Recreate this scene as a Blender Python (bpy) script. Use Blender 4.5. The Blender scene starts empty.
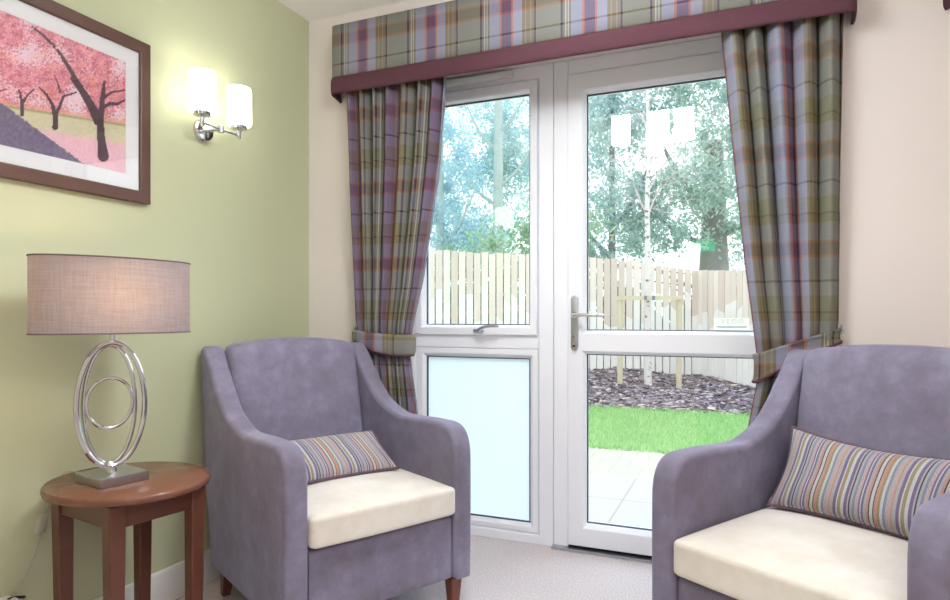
import bpy, bmesh, math, random
from mathutils import Vector, Matrix, noise
random.seed(7)
C = bpy.context.scene.collection
R = math.radians
PI = math.pi

# ------------------------------------------------------------------ camera model (pixel <-> world while building)
F, PX, HY, H, YAW = 633.0, 475.0, 316.0, 1.013, R(22.6)
SN, CS = math.sin(YAW), math.cos(YAW)
def pr(X, Y, Z):
    xc = X*CS + Y*SN; zc = -X*SN + Y*CS
    return PX + F*xc/zc, HY - F*(Z-H)/zc

# ------------------------------------------------------------------ helpers
def tag(o, label=None, cat=None, group=None, kind=None):
    if label: o['label'] = label
    if cat: o['category'] = cat
    if group: o['group'] = group
    if kind: o['kind'] = kind
    return o
def empty(name, loc=(0,0,0), rz=0, label=None, cat=None, group=None, kind=None, scale=1.0):
    o = bpy.data.objects.new(name, None); C.objects.link(o)
    o.empty_display_size = .05
    o.location = loc; o.rotation_euler = (0,0,rz); o.scale = (scale,)*3
    return tag(o, label, cat, group, kind)
class MB:
    def __init__(s): s.v=[]; s.f=[]; s.uv={}; s.col={}
    def add(s, vs, fs):
        b=len(s.v); s.v += [tuple(p) for p in vs]; s.f += [tuple(i+b for i in f) for f in fs]; return b
    def box(s, x0,x1,y0,y1,z0,z1, M=None):
        vs=[Vector((x,y,z)) for x in (x0,x1) for y in (y0,y1) for z in (z0,z1)]
        if M is not None: vs=[M@p for p in vs]
        s.add(vs, [(0,1,3,2),(4,6,7,5),(0,4,5,1),(2,3,7,6),(0,2,6,4),(1,5,7,3)]); return s
    def taper(s, c0, w0, c1, w1):   # square bar from c0 (half widths w0) to c1
        vs=[]
        for c,w in ((c0,w0),(c1,w1)):
            wx,wy = w if isinstance(w,tuple) else (w,w)
            vs += [(c[0]-wx,c[1]-wy,c[2]),(c[0]+wx,c[1]-wy,c[2]),(c[0]+wx,c[1]+wy,c[2]),(c[0]-wx,c[1]+wy,c[2])]
        s.add(vs,[(3,2,1,0),(4,5,6,7),(0,1,5,4),(1,2,6,5),(2,3,7,6),(3,0,4,7)]); return s
    def tube(s, pts, r, seg=10, closed=False, flat=1.0):
        pts=[Vector(p) for p in pts]; n=len(pts); rings=[]
        rr = r if isinstance(r,(list,tuple)) else [r]*n
        up=None
        for i in range(n):
            if closed: t=(pts[(i+1)%n]-pts[i-1])
            else: t=pts[min(i+1,n-1)]-pts[max(i-1,0)]
            t.normalize()
            if up is None:
                up = Vector((0,0,1)) if abs(t.z)<.9 else Vector((1,0,0))
            a=t.cross(up); 
            if a.length<1e-6: a=t.cross(Vector((0,1,0)))
            a.normalize(); b=a.cross(t).normalized(); up=b
            rings.append([pts[i]+rr[i]*(math.cos(2*PI*k/seg)*a*flat+math.sin(2*PI*k/seg)*b) for k in range(seg)])
        vs=[p for q in rings for p in q]; fs=[]
        m=n if closed else n-1
        for i in range(m):
            j=(i+1)%n
            for k in range(seg):
                l=(k+1)%seg
                fs.append((i*seg+k,i*seg+l,j*seg+l,j*seg+k))
        if not closed:
            fs.append(tuple(range(seg-1,-1,-1))); fs.append(tuple((n-1)*seg+k for k in range(seg)))
        s.add(vs,fs); return s
    def lathe(s, prof, c=(0,0,0), seg=32, sx=1, sy=1, M=None, cap=True):
        vs=[];fs=[];n=len(prof)
        for r,z in prof:
            for k in range(seg):
                a=2*PI*k/seg
                p=Vector((r*sx*math.cos(a),r*sy*math.sin(a),z))
                if M is not None: p=M@p
                vs.append(p+Vector(c))
        for i in range(n-1):
            for k in range(seg):
                l=(k+1)%seg
                fs.append((i*seg+k,i*seg+l,(i+1)*seg+l,(i+1)*seg+k))
        if cap:
            fs.append(tuple(range(seg-1,-1,-1))); fs.append(tuple((n-1)*seg+k for k in range(seg)))
        s.add(vs,fs); return s
    def rbox(s, lo, hi, r, n=10, deform=None):
        lo=Vector(lo);hi=Vector(hi);c=(lo+hi)/2;h=(hi-lo)/2
        bm=bmesh.new(); bmesh.ops.create_cube(bm,size=2)
        bmesh.ops.subdivide_edges(bm,edges=bm.edges[:],cuts=n,use_grid_fill=True)
        vs=[]
        for v in bm.verts:
            q=[]
            for i in range(3):
                # push grid lines towards the edges so the rounding is smooth
                t=v.co[i]; q.append(math.copysign(abs(t)**.6,t)*h[i] if h[i]>2*r else t*h[i])
            p=Vector(q)
            rr=min(r,h[0],h[1],h[2])
            k=Vector([max(-(h[i]-rr),min(h[i]-rr,p[i])) for i in range(3)])
            d=p-k
            if d.length>1e-9: p=k+d.normalized()*rr
            p=p+c
            if deform: p=Vector(deform(p))
            vs.append(p)
        bm.verts.index_update()
        fs=[tuple(v.index for v in f.verts) for f in bm.faces]; bm.free()
        s.add(vs,fs); return s
    def ring(s, x0,x1,z0,z1, prof):   # mitred rectangular frame; prof = closed list of (inset, y); inset may be (l,r,b,t)
        vs=[];m=len(prof)
        for ins,y in prof:
            l,r_,b,t = ins if isinstance(ins,tuple) else (ins,)*4
            vs += [(x0+l,y,z0+b),(x1-r_,y,z0+b),(x1-r_,y,z1-t),(x0+l,y,z1-t)]
        fs=[]
        for i in range(m):
            j=(i+1)%m
            for k in range(4):
                l=(k+1)%4
                fs.append((i*4+k,j*4+k,j*4+l,i*4+l))
        s.add(vs,fs); return s
    def build(s, name, mat, parent=None, smooth=True, bevel=0, seg=2, angle=35, recalc=True):
        me=bpy.data.meshes.new(name); me.from_pydata(s.v,[],s.f)
        if recalc:
            bm=bmesh.new(); bm.from_mesh(me); bmesh.ops.recalc_face_normals(bm,faces=bm.faces[:]); bm.to_mesh(me); bm.free()
        if s.uv:
            l=me.uv_layers.new(name='UVMap')
            for lp in me.loops: l.data[lp.index].uv=s.uv.get(lp.vertex_index,(0,0))
        if s.col:
            a=me.color_attributes.new('Col','FLOAT_COLOR','POINT')
            for i in range(len(me.vertices)): a.data[i].color=s.col.get(i,(1,1,1,1))
        o=bpy.data.objects.new(name,me); C.objects.link(o)
        if mat is not None: me.materials.append(mat)
        if parent: o.parent=parent
        if smooth:
            for p in me.polygons: p.use_smooth=True
            if not bevel: 
                me.set_sharp_from_angle(angle=R(angle))
        if bevel:
            b=o.modifiers.new('bevel','BEVEL'); b.width=bevel; b.segments=seg; b.limit_method='ANGLE'; b.angle_limit=R(angle); b.harden_normals=False
            if smooth: me.set_sharp_from_angle(angle=R(180))
        return o
def dup(root, loc=None, rz=None, label=None, name=None):
    r=root.copy(); C.objects.link(r)
    if loc is not None: r.location=loc
    if rz is not None: r.rotation_euler=(0,0,rz)
    if label: r['label']=label
    for ch in list(root.children):
        c=ch.copy(); C.objects.link(c); c.parent=r
        for g in list(ch.children):
            d=g.copy(); C.objects.link(d); d.parent=c
    return r
def catmull(P, n=6):
    out=[]
    for i in range(len(P)-1):
        p0=P[max(i-1,0)];p1=P[i];p2=P[i+1];p3=P[min(i+2,len(P)-1)]
        for k in range(n):
            t=k/n
            out.append(tuple(.5*((2*b)+(-a+c)*t+(2*a-5*b+4*c-d)*t*t+(-a+3*b-3*c+d)*t**3) for a,b,c,d in zip(p0,p1,p2,p3)))
    out.append(tuple(P[-1])); return out
def lin(c):
    return c/12.92 if c<=.04045 else ((c+.055)/1.055)**2.4
def srgb(r,g,b): return (lin(r/255),lin(g/255),lin(b/255),1)

# ------------------------------------------------------------------ materials
class NT:
    def __init__(s,name):
        s.m=bpy.data.materials.new(name); s.m.use_nodes=True; s.t=s.m.node_tree; s.t.nodes.clear()
        s.out=s.n('ShaderNodeOutputMaterial')
    def n(s,ty,**kw):
        x=s.t.nodes.new(ty)
        for k,v in kw.items(): setattr(x,k,v)
        return x
    def l(s,a,b): s.t.links.new(a,b)
    def math(s,op,a,b=None):
        x=s.n('ShaderNodeMath',operation=op)
        for i,q in enumerate((a,b)):
            if q is None: continue
            if isinstance(q,(int,float)): x.inputs[i].default_value=q
            else: s.l(q,x.inputs[i])
        return x.outputs[0]
    def mix(s,f,a,b,mode='MIX'):
        x=s.n('ShaderNodeMix',data_type='RGBA',blend_type=mode)
        for sock,q in ((x.inputs[0],f),(x.inputs[6],a),(x.inputs[7],b)):
            if isinstance(q,(int,float,tuple)): sock.default_value=q
            else: s.l(q,sock)
        return x.outputs[2]
    def noise(s,scale,detail=3,rough=.5,coord=None,vec_scale=None):
        t=s.n('ShaderNodeTexNoise'); t.inputs['Scale'].default_value=scale; t.inputs['Detail'].default_value=detail; t.inputs['Roughness'].default_value=rough
        v=coord or s.coord('Object')
        if vec_scale:
            mp=s.n('ShaderNodeMapping'); mp.inputs['Scale'].default_value=vec_scale; s.l(v,mp.inputs[0]); v=mp.outputs[0]
        s.l(v,t.inputs['Vector']); return t.outputs['Fac']
    def coord(s,w): return s.n('ShaderNodeTexCoord').outputs[w]
    def ramp(s,fac,stops,interp='LINEAR'):
        r=s.n('ShaderNodeValToRGB'); e=r.color_ramp; e.interpolation=interp
        e.elements[0].position=stops[0][0]; e.elements[0].color=stops[0][1]
        e.elements[1].position=stops[1][0]; e.elements[1].color=stops[1][1]
        for p,c in stops[2:]:
            x=e.elements.new(p); x.color=c
        s.l(fac,r.inputs[0]); return r.outputs[0]
    def bsdf(s,col,rough=.5,metal=0,spec=.5,sheen=0,sheen_tint=None,bump=None,bstr=.2,bdist=.002,**kw):
        b=s.n('ShaderNodeBsdfPrincipled')
        if isinstance(col,tuple): b.inputs['Base Color'].default_value=col
        else: s.l(col,b.inputs['Base Color'])
        if isinstance(rough,(int,float)): b.inputs['Roughness'].default_value=rough
        else: s.l(rough,b.inputs['Roughness'])
        b.inputs['Metallic'].default_value=metal; b.inputs['Specular IOR Level'].default_value=spec
        if sheen:
            b.inputs['Sheen Weight'].default_value=sheen; b.inputs['Sheen Roughness'].default_value=.4
            if sheen_tint: b.inputs['Sheen Tint'].default_value=sheen_tint
        if bump is not None:
            k=s.n('ShaderNodeBump'); k.inputs['Strength'].default_value=bstr; k.inputs['Distance'].default_value=bdist
            s.l(bump,k.inputs['Height']); s.l(k.outputs[0],b.inputs['Normal'])
        return b
    def done(s,sh):
        s.l(sh.outputs[0] if hasattr(sh,'outputs') else sh, s.out.inputs[0]); return s.m

def paint(name,c,rough=.6,var=.03,scale=3,bump=0,bscale=200):
    t=NT(name); f=t.noise(scale,2)
    c2=tuple(x*(1-var) for x in c[:3])+(1,)
    col=t.mix(f,c,c2)
    return t.done(t.bsdf(col,rough,spec=.3,bump=t.noise(bscale,2) if bump else None,bstr=bump,bdist=.001))
def metal(name,c,rough=.25):
    t=NT(name); return t.done(t.bsdf(c,t.math('ADD',t.math('MULTIPLY',t.noise(30,2),.1),rough-.05),metal=1))
def wood(name,c1,c2,rough=.35,scale=(2,40,40)):
    t=NT(name); f=t.noise(1.5,5,.6,vec_scale=scale); g=t.noise(3,2)
    col=t.mix(f,c1,c2); col=t.mix(t.math('MULTIPLY',g,.35),col,tuple(x*.6 for x in c1[:3])+(1,))
    return t.done(t.bsdf(col,rough,spec=.4))
M={}
M['green']=paint('sage_green_wall_paint',srgb(194,198,164),.7,.04,1.5,.05)
M['cream']=paint('cream_wall_paint',srgb(230,222,217),.7,.03,1.5,.05)
M['ceiling']=paint('white_ceiling_paint',srgb(245,243,240),.8,.02)
M['upvc']=paint('white_upvc',srgb(243,245,251),.28,.02,4)
M['skirting']=paint('white_gloss_paint',srgb(235,233,230),.35,.02)
M['black']=paint('black_rubber',srgb(28,28,32),.6,.1)
M['plum']=paint('plum_fabric',srgb(88,54,64),.85,.12,60,.15,900)
M['whiteplastic']=paint('white_plastic',srgb(225,225,225),.4,.03)
M['flex']=paint('clear_flex',srgb(176,172,156),.4,.05)
M['steel']=metal('brushed_steel',srgb(190,190,195),.3)
M['chrome']=metal('polished_chrome',srgb(214,214,216),.09)
M['satin']=metal('satin_silver',srgb(188,192,198),.38)
M['brass']=metal('brass',srgb(200,160,90),.3)
M['mahogany']=wood('reddish_mahogany',srgb(108,66,50),srgb(82,46,35),.3,(3,3,30))
M['mahogany_top']=wood('reddish_mahogany_top',srgb(132,90,70),srgb(104,64,48),.22,(30,4,4))
M['chairleg']=wood('brown_chair_leg',srgb(130,78,60),srgb(96,52,40),.4,(40,40,4))
M['framewood']=wood('dark_brown_frame',srgb(104,74,62),srgb(78,52,46),.35,(60,6,6))
M['mat']=paint('white_mat_board',srgb(240,240,240),.8,.01)
def carpet():
    t=NT('pinkish_grey_carpet'); a=t.noise(170,3,.8); b=t.noise(6,2)
    col=t.mix(t.ramp(a,[(.35,(0,0,0,1)),(.65,(1,1,1,1))]),srgb(176,166,168),srgb(232,224,224)); col=t.mix(t.math('MULTIPLY',b,.25),col,srgb(180,168,166))
    return t.done(t.bsdf(col,.95,spec=.1,bump=a,bstr=.6,bdist=.004))
M['carpet']=carpet()
def suede(name,c_dark,c_mid,c_light):
    t=NT(name)
    a=t.noise(9,5,.68); b=t.noise(2.6,2,.5); f=t.math('ADD',t.math('MULTIPLY',a,.6),t.math('MULTIPLY',b,.4))
    col=t.ramp(f,[(.36,c_dark),(.5,c_mid),(.62,c_light)])
    return t.done(t.bsdf(col,.9,spec=.15,sheen=.35,sheen_tint=(.75,.75,1,1),bump=t.noise(500,2),bstr=.15,bdist=.001))
M['suede']=suede('lilac_grey_suede',srgb(112,106,120),srgb(125,120,140),srgb(140,136,158))
M['creamsuede']=suede('cream_suede',srgb(218,210,198),srgb(226,220,210),srgb(234,230,224))
# tartan ------------------------------------------------
LILAC=srgb(166,168,188); PURP=srgb(116,88,114); ORNG=srgb(198,124,98); SAGE=srgb(142,142,118); OLIV=srgb(138,126,88); DARK=srgb(66,50,62); WHIT=srgb(198,200,190); GOLD=srgb(168,152,108); BLUE=srgb(160,164,184)
SETT=[(0,DARK),(.02,OLIV),(.05,WHIT),(.065,SAGE),(.085,WHIT),(.095,OLIV),(.12,BLUE),(.25,ORNG),(.275,PURP),(.395,ORNG),(.42,LILAC),(.535,OLIV),(.57,GOLD),(.585,OLIV),(.63,GOLD),(.645,OLIV),(.68,DARK),(.70,SAGE)]
WEFT=[(0,DARK),(.022,BLUE),(.25,srgb(190,116,104)),(.275,srgb(118,92,112)),(.395,srgb(190,116,104)),(.42,LILAC),(.60,srgb(140,130,108)),(.68,DARK),(.702,srgb(142,142,124)),(.86,LILAC)]
PERIOD=.33
def tartan(name, warp=.68, dim=.66):
    t=NT(name)
    uv=t.n('ShaderNodeUVMap'); sp=t.n('ShaderNodeSeparateXYZ'); t.l(uv.outputs[0],sp.inputs[0])
    def band(o,st_):
        f=t.math('FRACT',t.math('DIVIDE',o,PERIOD)); return t.ramp(f,st_,'CONSTANT')
    cw=band(sp.outputs[0],SETT); cf=band(sp.outputs[1],WEFT)
    # twill: alternate yarn emphasis on a fine diagonal
    d=t.math('FRACT',t.math('MULTIPLY',t.math('ADD',sp.outputs[0],sp.outputs[1]),260))
    k=t.math('ADD',t.math('MULTIPLY',t.math('GREATER_THAN',d,.5),-.12),1-warp+.06)
    col=t.mix(k,cw,cf)
    n=t.noise(350,3,.7,uv.outputs[0]); col=t.mix(.35,col,t.ramp(n,[(.3,(.12,.12,.12,1)),(.7,(.88,.88,.88,1))]),'OVERLAY')
    if dim!=1: col=t.mix(1,col,(dim,dim,dim,1),'MULTIPLY')
    return t.done(t.bsdf(col,.95,spec=.06,sheen=.04,bump=n,bstr=.2,bdist=.001))
M['tartan']=tartan('wool_tartan')
def stripes():
    t=NT('striped_wool')
    uv=t.n('ShaderNodeUVMap'); sp=t.n('ShaderNodeSeparateXYZ'); t.l(uv.outputs[0],sp.inputs[0])
    G=srgb(168,168,170); L=srgb(190,192,192); D=srgb(84,78,88); V=srgb(124,110,140); O=srgb(186,146,130); A=srgb(154,142,112); B=srgb(132,142,160); P=srgb(184,164,162)
    f=t.math('FRACT',t.math('DIVIDE',sp.outputs[0],.155))
    seq=[(0,L),(.05,D),(.065,O),(.12,A),(.16,L),(.2,B),(.24,G),(.27,P),(.32,O),(.35,G),(.4,V),(.45,L),(.475,A),(.53,L),(.58,V),(.63,G),(.66,D),(.68,G),(.72,B),(.76,P),(.82,V),(.845,L),(.865,V),(.9,G),(.94,O),(.98,D)]
    col=t.ramp(f,seq,'CONSTANT'); n=t.noise(380,3,.7,uv.outputs[0])
    col=t.mix(.5,col,t.ramp(n,[(.3,(.08,.08,.08,1)),(.7,(.80,.80,.80,1))]),'OVERLAY'); col=t.mix(1,col,(.86,.87,.90,1),'MULTIPLY')
    return t.done(t.bsdf(col,.95,spec=.1,sheen=.25,bump=n,bstr=.3,bdist=.001))
M['stripes']=stripes()
M['piping']=paint('plum_grey_piping',srgb(104,84,98),.85,.1,80)
M['tan']=paint('tan_piping_end',srgb(170,145,110),.85,.1,80)
def glass(name,tint=(1,1,1,1),k=2.6):
    t=NT(name); fr=t.n('ShaderNodeFresnel'); fr.inputs[0].default_value=1.5
    tr=t.n('ShaderNodeBsdfTransparent'); tr.inputs[0].default_value=tint
    gl=t.n('ShaderNodeBsdfGlossy'); gl.inputs['Roughness'].default_value=0.0; gl.inputs['Color'].default_value=(1,1,1,1)
    mx=t.n('ShaderNodeMixShader'); f=t.math('MINIMUM',t.math('MULTIPLY',fr.outputs[0],k),1)
    # a trace of surface noise keeps the pane procedural
    f=t.math('MULTIPLY',f,t.math('ADD',t.math('MULTIPLY',t.noise(3,1),.06),.97))
    t.l(f,mx.inputs[0]); t.l(tr.outputs[0],mx.inputs[1]); t.l(gl.outputs[0],mx.inputs[2]); return t.done(mx)
M['glass']=glass('clear_double_glazing',(.95,.98,.99,1),2.4)
M['picglass']=glass('picture_glass',(1,1,1,1),1.2)
def frosted():
    t=NT('frosted_glass'); tl=t.n('ShaderNodeBsdfTranslucent'); f=t.noise(2,2)
    t.l(t.mix(f,(.57,.65,.67,1),(.63,.69,.71,1)),tl.inputs[0])
    d=t.bsdf(srgb(205,222,228),.35,spec=.3); mx=t.n('ShaderNodeMixShader'); mx.inputs[0].default_value=.3
    t.l(tl.outputs[0],mx.inputs[1]); t.l(d.outputs[0],mx.inputs[2]); return t.done(mx)
M['frosted']=frosted()
def lampglass(name,col,e,tex=True):
    t=NT(name); b=t.bsdf(srgb(250,248,244),.25)
    b.inputs['Emission Color'].default_value=col
    f=t.math('MULTIPLY',t.math('ADD',t.math('MULTIPLY',t.noise(5,1),.1),.95),e); t.l(f,b.inputs['Emission Strength']); return t.done(b)
M['opal']=lampglass('lit_opal_glass',(1,.97,.90,1),3.8)
M['pendopal']=lampglass('lit_pendant_opal_glass',(.95,.98,1,1),24.0)
M['bulb']=lampglass('warm_bulb',(1,.72,.42,1),12.0)
def shade():
    t=NT('grey_linen_shade')
    a=t.noise(1,3,.7,vec_scale=(220,220,14)); b=t.noise(1,3,.7,vec_scale=(14,14,300))
    f=t.math('ADD',t.math('MULTIPLY',a,.5),t.math('MULTIPLY',b,.5))
    col=t.ramp(f,[(.35,srgb(106,108,122)),(.65,srgb(144,145,160))])
    d=t.n('ShaderNodeBsdfDiffuse'); t.l(col,d.inputs[0]); tl=t.n('ShaderNodeBsdfTranslucent'); tl.inputs[0].default_value=(.58,.46,.42,1)
    mx=t.n('ShaderNodeMixShader'); mx.inputs[0].default_value=.3
    t.l(d.outputs[0],mx.inputs[1]); t.l(tl.outputs[0],mx.inputs[2]); return t.done(mx)
M['shade']=shade()
M['shadetrim']=paint('shade_trim',srgb(110,98,100),.9,.1)
def vcol(name,rough=.6,transl=0,spec=.3):
    t=NT(name); a=t.n('ShaderNodeVertexColor'); a.layer_name='Col'
    col=t.mix(t.math('MULTIPLY',t.noise(40,2),.15),a.outputs[0],(.3,.3,.3,1))
    b=t.bsdf(col,rough,spec=spec)
    if not transl: return t.done(b)
    tl=t.n('ShaderNodeBsdfTranslucent'); t.l(col,tl.inputs[0]); mx=t.n('ShaderNodeMixShader'); mx.inputs[0].default_value=transl
    t.l(b.outputs[0],mx.inputs[1]); t.l(tl.outputs[0],mx.inputs[2]); return t.done(mx)
M['print']=vcol('printed_paper',.5)
M['leaf']=vcol('tree_leaves',.6,.4,.2)
M['blade']=vcol('grass_blades',.6,.4,.2)
M['chips']=vcol('bark_chips',.9)
M['board']=vcol('weathered_fence_timber',.8)

# ------------------------------------------------------------------ room shell
WX, WY, CZ = -1.87, 2.455, 2.40       # left wall, window wall face, ceiling
RX, BY = 3.0, -2.95
def st(name, mb, mat, label, cat, **k):
    o=mb.build(name,mat,**k); return tag(o,label,cat,kind='structure')
st('floor', MB().box(WX-.15,RX+.15,BY-.15,2.80,-.12,0), M['carpet'], 'pinkish grey looped carpet covering the room floor', 'floor', smooth=False)
st('ceiling', MB().box(WX-.15,RX+.15,BY-.15,2.80,CZ,CZ+.12), M['ceiling'], 'plain white ceiling in the upper corner of the room', 'ceiling', smooth=False)
st('wall_left', MB().box(WX-.15,WX,BY,WY,0,CZ), M['green'], 'sage green painted wall behind the table lamp', 'wall', smooth=False)
OX0,OX1,OZ1=-1.49,.24,2.125
w=MB(); w.box(WX-.15,OX0,WY,2.80,0,CZ); w.box(OX1,RX,WY,2.80,0,CZ); w.box(OX0,OX1,WY,2.80,OZ1,CZ)
st('wall_front', w, M['cream'], 'cream painted wall holding the curtained garden window and door', 'wall', smooth=False)
st('wall_right', MB().box(RX,RX+.15,BY,2.80,0,CZ), M['cream'], 'cream side wall out beyond the second armchair', 'wall', smooth=False)
st('wall_back', MB().box(WX-.15,RX+.15,BY-.15,BY,0,CZ), M['cream'], 'cream wall facing the garden door, only mirrored in the glass', 'wall', smooth=False)
def skirt(name, x0,x1,y0,y1, label):
    mb=MB().box(x0,x1,y0,y1,0,.125); st(name, mb, M['skirting'], label, 'skirting board', bevel=.006, seg=2)
skirt('baseboard_left', WX,WX+.018,BY,WY, 'white gloss skirting board under the green wall')
skirt('baseboard_front', WX+.018,OX0,WY-.018,WY, 'white skirting board in the corner behind the left-hand armchair')
skirt('baseboard_right', OX1,RX,WY-.018,WY, 'white skirting board behind the right-hand armchair')

# ------------------------------------------------------------------ window and door
FY=2.697
win=empty('window_1',((OX0-.75)/2,FY,0),0,'tall white window beside the door, clear above and frosted below','window',kind='structure')
def child(mb,name,mat,parent,**k):
    # geometry given in world coordinates
    o=mb.build(name,mat,parent,**k)
    bpy.context.view_layer.update()
    o.matrix_parent_inverse=parent.matrix_world.inverted()
    return o
wi=(.061,.07,.045,.065)
mb=MB(); mb.ring(OX0,-.751,0,OZ1,[(0,FY+.07),(0,FY),(tuple(a-.008 for a in wi),FY),(wi,FY+.008),(wi,FY+.07)])
mb.box(-1.43,-.82,FY+.002,FY+.06,.866,.927)
child(mb,'frame',M['upvc'],win,smooth=False,bevel=.002,seg=1)
mb=MB(); mb.ring(-1.427,-.822,.93,2.056,[(0,FY+.05),(0,FY-.014),((.031,.028,.03,.034),FY-.014),((.036,.034,.036,.042),FY-.008),((.047,.040,.042,.048),FY+.016),((.047,.040,.042,.048),FY+.05)])
sash=child(mb,'sash',M['upvc'],win,smooth=False,bevel=.0015,seg=1)
mb=MB(); mb.ring(-1.427,-.822,.047,.864,[(0,FY+.05),(0,FY+.004),((.03,.024,.022,.026),FY+.004),((.047,.040,.04,.042),FY+.018),((.047,.040,.04,.042),FY+.05)])
child(mb,'glazing_bead',M['upvc'],win,smooth=False,bevel=.0015,seg=1)
M['shadow_gasket']=paint('glazing_shadow_gasket',srgb(70,84,100),.6,.1)  # dark seal strip whose colour also paints in the glazing shadow
def shadow_gasket(x0,x1,z0,z1,par):
    g=MB(); g.ring(x0,x1,z0,z1,[(0,FY+.0165),(.004,FY+.0165),(.004,FY+.0295),(0,FY+.0295)]); child(g,'shadow_gasket',M['shadow_gasket'],par,smooth=False)
shadow_gasket(-1.427+.047,-.822-.040,.93+.042,2.056-.048,win); shadow_gasket(-1.427+.047,-.822-.040,.047+.04,.864-.042,win)
def pane(x0,x1,z0,z1,y): 
    m=MB(); m.add([(x0,y,z0),(x1,y,z0),(x1,y,z1),(x0,y,z1)],[(0,1,2,3)]); return m
child(pane(-1.41,-.84,.95,2.03,FY+.03),'glass_pane',M['glass'],win,smooth=False,recalc=False)
o=child(pane(-1.41,-.84,.065,.85,FY+.03),'frosted_pane',M['frosted'],win,smooth=False,recalc=False); o['label']='frosted lower pane'
mb=MB(); mb.rbox((-1.36,FY-.03,2.083),(-.93,FY-.001,2.112),.008,4); child(mb,'trickle_vent',M['whiteplastic'],win)
# window handle
mb=MB(); mb.rbox((-1.122,FY-.034,.938),(-1.068,FY-.0145,.956),.009,4); hb=child(mb,'window_handle',M['satin'],win); hb['label']='silver window handle'
mb=MB(); mb.tube([(-1.085,FY-.03,.946),(-1.085,FY-.05,.95),(-1.075,FY-.056,.958),(-1.05,FY-.056,.966),(-1.0,FY-.056,.968),(-.985,FY-.056,.967)],[.008,.009,.008,.007,.006,.004],8)
o=mb.build('lever',M['satin'],hb); o.matrix_parent_inverse=Matrix(); bpy.context.view_layer.update(); o.matrix_parent_inverse=hb.matrix_world.inverted()

door=empty('door_1',((-.75+OX1)/2,FY,0),0,'white glazed garden door with a silver lever handle','door',kind='structure')
mb=MB(); di=(.068,.068,.0,.068)
mb.box(-.749,-.749+.065,FY,FY+.07,0,OZ1); mb.box(OX1-.066,OX1,FY,FY+.07,0,OZ1); mb.box(-.684,OX1-.066,FY,FY+.07,2.06,OZ1)
child(mb,'door_frame',M['upvc'],door,smooth=False,bevel=.004,seg=2)
mb=MB(); mb.box(-.752,OX1,FY-.03,FY+.07,.0,.012); child(mb,'threshold',M['satin'],door,smooth=False)['label']='metal threshold strip'
mb=MB(); mb.box(-.682,.172,FY+.0,FY+.05,.012,.024); child(mb,'draught_seal',M['black'],door,smooth=False)['label']='black seal under the door'
LX0,LX1=-.681,.170
mb=MB(); mb.ring(LX0,LX1,.024,2.056,[(0,FY+.05),(0,FY-.012),((.062,.07,.078,.07),FY-.012),((.076,.086,.095,.087),FY+.01),((.076,.086,.095,.087),FY+.05)])
x0,x1=LX0+.062,LX1-.07
mb.add([(x0,FY-.012,.862),(x1,FY-.012,.862),(x1,FY-.012,.938),(x0,FY-.012,.938),(x0,FY+.01,.849),(x1,FY+.01,.849),(x1,FY+.01,.951),(x0,FY+.01,.951),(x0,FY+.05,.849),(x1,FY+.05,.849),(x1,FY+.05,.951),(x0,FY+.05,.951)],
       [(0,1,2,3),(4,5,1,0),(3,2,6,7),(8,9,5,4),(7,6,10,11),(9,8,11,10)])
child(mb,'door_leaf',M['upvc'],door,smooth=False,bevel=.0015,seg=1)
shadow_gasket(LX0+.076,LX1-.086,.951,2.056-.087,door); shadow_gasket(LX0+.076,LX1-.086,.119,.849,door)
child(pane(LX0+.06,LX1-.06,.93,1.99,FY+.03),'upper_glass_pane',M['glass'],door,smooth=False,recalc=False)
child(pane(LX0+.06,LX1-.06,.10,.87,FY+.03),'lower_glass_pane',M['glass'],door,smooth=False,recalc=False)
# handle
hx=-.651; y0=FY-.012
prof=[]
for k in range(9): a=PI*k/8; prof.append((hx+.016*math.cos(a),1.085+.016*math.sin(a)))
for k in range(9): a=PI+PI*k/8; prof.append((hx+.016*math.cos(a),.882+.016*math.sin(a)))
mb=MB(); n=len(prof); mb.add([(x,y0,z) for x,z in prof]+[(x,y0-.010,z) for x,z in prof],[tuple(range(n)),tuple(range(2*n-1,n-1,-1))]+[(i,(i+1)%n,n+(i+1)%n,n+i) for i in range(n)])
hp=child(mb,'door_handle',M['satin'],door,bevel=.003,seg=2); hp['label']='long silver handle plate'
def sub(mb,name,mat,par,**k):
    o=mb.build(name,mat,par,**k); bpy.context.view_layer.update(); o.matrix_parent_inverse=par.matrix_world.inverted(); return o
mb=MB(); mb.tube([(hx,y0-.008,1.016),(hx,y0-.038,1.016),(hx+.006,y0-.048,1.016),(hx+.03,y0-.05,1.017),(hx+.12,y0-.05,1.016),(hx+.135,y0-.046,1.016)],[.010,.010,.0095,.0085,.0075,.005],10)
mb.lathe([(.014,0),(.014,.008)],(hx,y0-.010,1.016),20,M=Matrix.Rotation(PI/2,4,'X'))
sub(mb,'lever',M['chrome'],hp)
mb=MB(); mb.lathe([(.009,0),(.009,.012)],(hx,y0-.008,.890),16,M=Matrix.Rotation(PI/2,4,'X')); mb.box(hx-.005,hx+.005,y0-.02,y0-.008,.868,.888); sub(mb,'lock_cylinder',M['chrome'],hp)
mb=MB(); mb.lathe([(.005,0),(.005,.011)],(hx,y0-.010,.925),14,M=Matrix.Rotation(PI/2,4,'X')); sub(mb,'keyhole',M['brass'],hp)
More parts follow.
